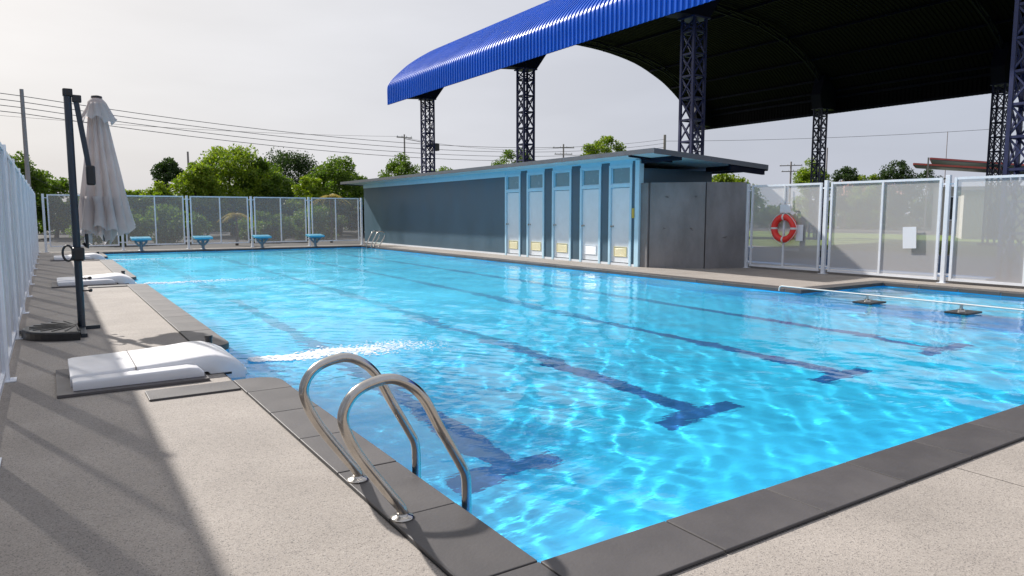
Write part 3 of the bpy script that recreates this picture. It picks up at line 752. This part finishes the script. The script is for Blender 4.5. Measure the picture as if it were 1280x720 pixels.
for i in range(6, len(P) - 6, 6):
    (x, z), (nx_, nz_) = P[i], Pn[i]
    MB().box((HC + x - nx_ * .09, (HY0 + HY1) / 2, z - nz_ * .09), (.06, HY1 - HY0 - .2, .1)).build('purlin', 'truss', hall)
for x in (HXL + .07, HXR - .07):
    MB().b2((x - .03, HY0 + .05, 6.75), (x + .03, HY1 - .05, 6.85)).b2((x - .03, HY0 + .05, 7.5), (x + .03, HY1 - .05, 7.58)).build('eave_beam', 'truss', hall)
# lattice column, local origin at base
def column_mesh():
    mb = MB(); s = .23; H_ = 6.86
    for x in (-s, s):
        for y in (-s, s): mb.b2((x - .036, y - .036, -.1), (x + .036, y + .036, H_))
    z = .3; k = 0
    while z < H_ - .2:
        z2 = min(z + .62, H_ - .04)
        for a, b in (((-s, -s), (s, -s)), ((s, -s), (s, s)), ((s, s), (-s, s)), ((-s, s), (-s, -s))):
            mb.bar((a[0], a[1], z), (b[0], b[1], z), .05)
            mb.bar((a[0], a[1], z + .03), ((a[0] + b[0]) / 2, (a[1] + b[1]) / 2, (z + z2) / 2 + .03), .04) if False else None
            mb.bar((a[0], a[1], z + .03), (b[0], b[1], z2), .035); mb.bar((b[0], b[1], z + .03), (a[0], a[1], z2), .033)
        z = z2; 
        if z2 >= H_ - .05: break
    for q in (.0,): mb.b2((-.38, -.38, -.1), (.38, .38, .02)); mb.b2((-.33, -.33, H_), (.33, .33, H_ + .04))
    me = bpy.data.meshes.new('column'); me.from_pydata(mb.v, [], mb.f); me.update(); return me
cme = column_mesh()
for x in (CXL, CXR):
    for yy in colY:
        c = link('column', cme, 'colblue', hall); c.location = (x, yy, 0)

# sports court beneath
fill('court_floor', [[(15.2, -6), (26, -6), (26, 30), (15.2, 30)]], -.088, 'floor')
fill('court_paint', [[(16.6, 3), (25.2, 3), (25.2, 27), (16.6, 27)]], -.084, 'court')
mb = MB()
for cx0, cy0, r_ in ((20.9, 15.0, 1.8),):
    q = [Vector((cx0 + r_ * math.cos(a), cy0 + r_ * math.sin(a), -.078)) for a in np.linspace(0, 2 * math.pi, 49)]
    for i in range(48): mb.bar(q[i], q[i + 1], .06, .004)
for a, b in (((16.8, 3.2), (25, 3.2)), ((25, 3.2), (25, 26.8)), ((16.8, 26.8), (25, 26.8)), ((16.8, 3.2), (16.8, 26.8)), ((16.8, 15), (25, 15))): mb.bar((*a, -.076), (*b, -.076), .06, .004)
mb.build('court_marking', 'courtline')['kind'] = 'structure'
t = thing('court_post', 'dark post on a low block standing on the court behind the orange ring', 'post', (20.2, 14.0, -.08))
MB().b2((-.06, -.06, 0.2), (.06, .06, 1.3)).build('post', 'pole', t); MB().b2((-.6, -.35, 0), (.6, .35, .22)).build('base_block', 'pole', t, bevel=.01)

# ------------------------------------------------------------------ trees
def tree(name, label, x, y, h, w, leaf, n=70, per=110, base=.5, ls=.16, trunk=True, group=None, sp=1.0):
    w *= 1.22; sp *= 1.08; n = int(n * 1.5); per = int(per * 1.35); h += .1
    t = thing(name, label, 'tree' if trunk else 'shrub', (x, y, -.1), 0, group)
    h = h + .1; cz = (h + base) / 2; rz = (h - base) / 2
    pts = []
    while len(pts) < n:
        p = rng.normal(size=3); p /= np.linalg.norm(p); rad = rng.uniform(.25, 1) ** .45
        q = p * rad; 
        q[2] = q[2] * (1 if q[2] > 0 else .95)
        wz = 1 - .25 * max(0, q[2])
        pts.append((q[0] * w * wz * .86, q[1] * w * wz * .86, cz + q[2] * rz * .9))
    pts = np.array(pts)
    crs = w * rng.uniform(.16, .30, n) * sp
    C = np.repeat(pts, per, 0); rr = np.repeat(crs, per)
    d = rng.normal(size=(n * per, 3)); d /= np.linalg.norm(d, axis=1)[:, None]; d *= (rng.uniform(0, 1, n * per) ** .45)[:, None]
    d[:, 2] *= .75
    c = C + d * rr[:, None]
    u = rng.normal(size=(n * per, 3)); u /= np.linalg.norm(u, axis=1)[:, None]
    v = np.cross(u, rng.normal(size=(n * per, 3))); v /= np.linalg.norm(v, axis=1)[:, None]
    s = (rng.uniform(.6, 1.2, n * per) * ls)[:, None]
    V = np.stack([c - u * s * .6, c + v * s * .32, c + u * s * .6, c - v * s * .32], 1).reshape(-1, 3)
    Fq = np.arange(len(V)).reshape(-1, 4)
    me = bpy.data.meshes.new('crown'); me.from_pydata(V.tolist(), [], Fq.tolist()); me.update()
    link('crown', me, leaf, t)
    mb = MB(); mb.tube(catmull([(0, 0, 0), (.05 * w, 0, h * .25), (-.03 * w, .04 * w, h * .5), (.02 * w, 0, h * .8)], 4), [max(.04, .07 * w * (1 - i / 13.)) for i in range(13)], 8)
    for k in range(7):
        q = pts[rng.integers(n)]; z0 = h * rng.uniform(.2, .5)
        mb.tube([(0, 0, z0), (q[0] * .5, q[1] * .5, (z0 + q[2]) / 2 + .1), tuple(q)], [.03 * w, .02 * w, .008 * w], 6)
    mb.build('trunk', 'bark', t, True)
    return t
tree('tree', 'thin mid-green tree at far left beside the leaning pole', -1.0, 48, 4.6, 1.25, 'leaf_mid', 40, 70, .8)
tree('bush', 'low dark green bush between the leaning pole and the umbrella', .35, 50, 3.7, 1.5, 'leaf_mid', 50, 110, 0)
tree('bush', 'low green bush just behind the umbrella canopy', 2.3, 49, 2.7, 1.5, 'leaf_bright', 40, 100, 0)
tree('bush', 'low bright bush right of the umbrella canopy', 3.9, 45.8, 2.75, 1.2, 'leaf_bright', 40, 100, 0)
tree('bush', 'low bright bush left of the small round tree', 5.4, 46.5, 3.1, 1.2, 'leaf_bright', 45, 100, 0)
tree('tree', 'small round dark tree standing alone above the low bushes', 8.0, 61.5, 5.7, 1.15, 'leaf_dark', 34, 110, 2.6, sp=1.1)
tree('tree', 'tall full yellow-green tree in the middle of the left group', 10.1, 49, 6.1, 2.5, 'leaf_bright', 95, 120, .3)
tree('tree', 'lower bright yellow-green tree at the left end of the left group', 7.6, 46.4, 4.5, 1.45, 'leaf_bright', 60, 120, .1)
tree('tree', 'round tree in front of the dark tree', 11.8, 48.6, 5.0, 1.5, 'leaf_mid', 60, 120, .2)
tree('tree', 'dark dense tree with ragged top behind the left group', 15.6, 55.9, 6.5, 2.7, 'leaf_dark', 95, 120, 0)
tree('tree', 'bright spreading tree next to the changing house roof', 16.0, 45.3, 5.0, 2.0, 'leaf_mid', 75, 110, .6, sp=.9)
tree('tree', 'low bright tree in front of the dark dense tree', 13.6, 44.0, 3.8, 1.2, 'leaf_bright', 45, 110, .1)
tree('tree', 'mid-green tree filling the gap right of the tall yellow-green tree', 13.0, 51, 5.1, 1.5, 'leaf_mid', 60, 110, 0)
tree('tree', 'mid-green tree behind the bright spreading tree', 17.6, 50.5, 4.7, 1.6, 'leaf_mid', 60, 110, 0)
tree('tree', 'dark low tree at the far corner of the changing house', 17.8, 46, 3.0, 1.4, 'leaf_dark', 45, 110, 0)
tree('tree', 'rounded green tree left of the first lattice column', 24.7, 54.7, 6.2, 1.75, 'leaf_mid', 60, 110, 1)
tree('tree', 'low sparse tree right of the first lattice column', 29.4, 56.4, 5.6, 1.5, 'leaf_mid', 44, 60, 2.5, sp=.8)
tree('tree', 'sparse tree behind the second lattice column', 34.0, 52.0, 7.1, 1.9, 'leaf_mid', 60, 70, 2.5, sp=.8)
tree('tree', 'round leafy tree above the changing house doors', 40.1, 47.3, 8.0, 1.95, 'leaf_bright', 50, 110, 3.4, sp=.85)
tree('bush', 'rounded bright bush under the end of the flat roof', 34.2, 29.0, 3.7, 1.9, 'leaf_bright', 60, 120, .2)
tree('tree', 'bright tree left of the far lattice column', 51.2, 35.0, 5.6, 1.5, 'leaf_bright', 50, 110, .8)
tree('tree', 'small dark tree right of the far lattice column', 61.1, 38.1, 5.7, 1.3, 'leaf_dark', 40, 110, 1.2)
tree('tree', 'low bright tree left of the red-trimmed house', 61.6, 36.4, 5.0, 1.6, 'leaf_bright', 45, 110, .8)
tree('tree', 'dark green tree next to the red-trimmed house', 64.9, 35.6, 6.3, 1.7, 'leaf_dark', 55, 110, .8)
tree('tree', 'sparse dark tree behind the red-trimmed house', 71.2, 36.0, 5.6, 1.4, 'leaf_dark', 40, 80, 1)
for i, (x, y, h, w) in enumerate(((2.2, 37, 1.5, 1.4), (5.0, 38, 1.6, 1.5), (9.2, 37, 1.3, 1.3), (12.3, 39, 1.7, 1.5))):
    tree('bush', ('low grassy bush behind the %s panel of the back fence' % ('first', 'second', 'fourth', 'last')[i]), x, y, h, w, 'leaf_mid', 30, 90, -.2, trunk=False)
def hedge(name, label, a, b, h, n, leaf, w=1.6, ls=.2):
    u = rng.uniform(0, 1, n); a = np.array(a); b = np.array(b); L = np.linalg.norm(b - a); nrm_ = np.array([-(b - a)[1], (b - a)[0]]) / L
    hh = h * (.62 + .2 * np.sin(u * L * .9) + .12 * np.sin(u * L * 2.3 + 1) + .1 * np.sin(u * L * 5.1))
    xy = a + (b - a) * u[:, None] + nrm_ * rng.normal(0, w * .4, n)[:, None]
    c = np.column_stack([xy, hh * rng.uniform(0, 1, n) ** .7 - .1])
    p = rng.normal(size=(n, 3)); p /= np.linalg.norm(p, axis=1)[:, None]; v = np.cross(p, rng.normal(size=(n, 3))); v /= np.linalg.norm(v, axis=1)[:, None]
    s_ = (rng.uniform(.6, 1.2, n) * ls)[:, None]
    V = np.stack([c - p * s_ * .6, c + v * s_ * .35, c + p * s_ * .6, c - v * s_ * .35], 1).reshape(-1, 3)
    me = bpy.data.meshes.new(name); me.from_pydata(V.tolist(), [], np.arange(len(V)).reshape(-1, 4).tolist()); me.update()
    return tag(link(name, me, leaf), label, 'hedge', None, 'stuff')
hedge('undergrowth', 'low dense undergrowth far behind the back fence', (-22, 60), (34, 62), 3.0, 30000, 'leaf_mid', 2.5, .3)
hedge('undergrowth', 'low dense undergrowth beyond the grass behind the right fence', (58, 56), (80, 0), 3.4, 24000, 'leaf_mid', 2.5, .34)
def palm(label, x, y, h, L, nfr):
    t = thing('young_palm', label, 'palm', (x, y, -.1))
    MB().tube([(0, 0, 0), (.05, 0, h * .5), (0, 0, h)], [.07, .05, .035], 8).build('trunk', 'bark', t, True)
    for k in range(nfr):
        a = 2 * math.pi * k / nfr + .4; mb = MB(); d = Vector((math.cos(a), math.sin(a), 0)); up = random.uniform(.5, 1.1)
        pts = [d * (L * s_) * (.35 + .65 * s_) + Vector((0, 0, h + L * up * s_ - L * (.5 + up) * s_ * s_ * .9)) for s_ in np.linspace(0, 1, 9)]
        mb.tube(pts, [.014] * 9, 5)
        side = d.cross(Vector((0, 0, 1)))
        for i in range(1, 9):
            for s_ in (-1, 1):
                for q in (0, .5):
                    p = pts[i - 1].lerp(pts[i], q); l = .28 * L * math.sin(math.pi * (i + q) / 9.5) + .05; n0 = len(mb.v)
                    tip = p + side * s_ * l + d * .1 * L + Vector((0, 0, -.35 * l)); w_ = d * .03
                    mb.v += [tuple(p - w_), tuple(p + w_), tuple(tip)]; mb.f.append((n0, n0 + 1, n0 + 2))
        mb.build('frond', 'leaf_yellow', t)
palm('young palm with yellow fronds behind the last panel of the back fence', 11.6, 34.1, 2.2, 1.0, 7)
palm('young palm with yellow fronds behind the third panel of the back fence', 7.0, 33.3, 1.3, .8, 7)

# ------------------------------------------------------------------ utility poles and wires
def upole(name, label, base, top, r, arms=(), m='cpole'):
    t = thing(name, label, 'utility pole', base)
    d = Vector(top) - Vector(base)
    MB().tube([(0, 0, 0), tuple(d)], [r, r * .7], 10).build('shaft', m, t, True)
    for z, L, ang in arms:
        a = Vector((math.cos(ang), math.sin(ang), 0)); c = d * (z / d.z)
        am = MB().bar(c - a * L / 2, c + a * L / 2, .09).build('crossarm', m, t)
        mb = MB()
        for s_ in (-.45, -.15, .15, .45): mb.lathe(tuple(c + a * L * s_ + Vector((0, 0, .05))), [(.03, 0), (.045, .05), (.03, .12)], 8)
        mb.build('insulator', 'paper', am)
    return t
upole('utility_pole', 'weathered concrete utility pole leaning at far left', (-.50, 30, -.1), (-.52, 30.0, 5.55), .085)
upole('utility_pole', 'short thin bare pole above the left trees', (10.7, 69.2, -.1), (10.7, 69.2, 6.8), .12)
t = upole('utility_pole', 'thin pole with crossarm and transformer left of the first lattice column', (29.1, 63.7, -.1), (29.1, 63.7, 8.9), .10, ((8.7, 1.6, 0),))
MB().b2((2.6, -.3, 7.6), (3.6, .3, 8.3)).bar((0, 0, 8.6), (3.2, 0, 8.2), .05).build('transformer', 'black', t)
upole('utility_pole', 'small pole with double crossarm right of the second lattice column', (48.3, 63.8, -.1), (48.3, 63.8, 9.0), .12, ((8.7, 2.4, -.5), (8.0, 2.0, -.5)), 'cpole')
upole('utility_pole', 'pole carrying a stack of wires above the changing house end', (42.4, 42.4, -.1), (42.4, 42.4, 7.7), .16, ())
upole('utility_pole', 'small pole with crossarms left of the far lattice column', (64.9, 46.7, -.1), (64.9, 46.7, 6.7), .12, ((6.4, 2.2, -1), (5.8, 1.8, -1)))
upole('utility_pole', 'thin bare pole beside the far lattice column', (66.8, 43.9, -.1), (66.8, 43.9, 8.0), .09)
upole('utility_pole', 'thin mast above the trees at right', (80.5, 39, -.1), (80.5, 39, 10.0), .05)
def wire(label, a, b, sag, r=.012):
    a = Vector(a); b = Vector(b); pts = [a.lerp(b, s) - Vector((0, 0, 4 * sag * s * (1 - s))) for s in np.linspace(0, 1, 25)]
    o = MB().tube(pts, r, 5).build('power_line', 'wire', None, True); tag(o, label, 'power line', 'power lines strung between the poles')
for i, l in enumerate(('topmost', 'second', 'third', 'lowest')):
    z = 5.32 - i * .19 * 1.03
    wire(l + ' of the four wires left of the leaning pole', (-16, 19, z + .2), (-.53, 30, z), .15)
    wire(l + ' of the four wires running right from the leaning pole over the trees', (-.53, 30, z), (42.4, 42.4, 7.35 - .32 * i), 1.15)
wire('long wire crossing beneath the hall roof at right', (42.4, 42.4, 7.2), (66, 14, 8.2), .5, .014)
wire('faint thin wire from the transformer pole to the right', (29.1, 63.7, 8.6), (48.3, 63.8, 8.6), .6)
wire('faint thin wire high above the changing house', (29.1, 63.7, 8.7), (-12, 60, 8.3), .5)
wire('thin drooping wire down to the back fence at far left', (-.4, 30, 2.6), (2.2, 29.4, 1.95), .25, .006)

# ------------------------------------------------------------------ distant buildings
t = thing('school_house', 'low cream house with two red-trimmed single-pitch roofs beyond the right fence', 'house', (53.1, 27.9, -.1), R(-65))
MB().b2((1.3, .6, 0), (14, 8, 3.35)).build('wall', 'creamw', t)
for (x0, x1, y0, y1, z0, z1) in ((0, 14.5, -.6, 3.2, 5.0, 3.5), (.9, 15, 3.2, 9, 5.6, 3.9)):
    mb = MB(); mb.v = [(x0, y0, z0), (x1, y0, z1), (x1, y1, z1), (x0, y1, z0), (x0, y0, z0 - .12), (x1, y0, z1 - .12), (x1, y1, z1 - .12), (x0, y1, z0 - .12)]
    mb.f = [(0, 1, 2, 3), (7, 6, 5, 4), (0, 4, 5, 1), (1, 5, 6, 2), (2, 6, 7, 3), (3, 7, 4, 0)]
    r_ = mb.build('roof', 'greyroof', t)
    MB().bar((x0, y0 - .03, z0 - .0), (x1, y0 - .03, z1 - .0), .05, .13).build('roof_edge', 'redroof', r_)
    MB().bar((x0 - .03, y0, z0 - .02), (x0 - .03, y1, z0 - .02), .05, .16).build('roof_edge', 'redroof', r_)
for x in (2.2, 4.8, 7.4):
    w_ = MB().b2((x, .54, 1.0), (x + 1.6, .6, 2.6)).build('window', 'darkwin', t)
    MB().b2((x - .08, .51, .92), (x + 1.68, .539, 1.0)).b2((x - .08, .51, 2.6), (x + 1.68, .539, 2.68)).b2((x + .76, .51, 1.0), (x + .84, .539, 2.6)).build('window_frame', 'white', w_)
MB().bar((.9, -.8, 0), (.9, -.8, 5.4), .10).build('gutter_pipe', 'cpole', t)
t = thing('pink_roof_house', 'small white house with a faded pink roof behind the trees at right', 'house', (72, 42, -.1), R(-60))
MB().b2((-3, -2, 0), (3, 2, 3.2)).build('wall', 'creamw', t)
mb = MB(); mb.v = [(-3.5, -2.6, 3.1), (3.5, -2.6, 3.1), (3.5, 2.6, 3.1), (-3.5, 2.6, 3.1), (-3, 0, 4.9), (3, 0, 4.9)]; mb.f = [(0, 1, 5, 4), (2, 3, 4, 5), (0, 4, 3), (1, 2, 5), (0, 3, 2, 1)]
mb.build('roof', 'pinkroof', t)
t = thing('white_shed', 'low white shed seen through the gap in the right fence', 'shed', (45.5, 18.2, -.1), R(-60))
MB().b2((-2.6, -1.5, 0), (2.6, 1.5, 2.6)).build('wall', 'creamw', t); MB().b2((-2.8, -1.7, 2.6), (2.8, 1.7, 2.72)).build('roof', 'greyroof', t)
w_ = MB().b2((-1.4, -1.55, .0), (-.4, -1.5, 2.0)).build('door', 'darkwin', t); MB().b2((.4, -1.55, 1.0), (1.8, -1.5, 1.9)).build('window', 'darkwin', t)
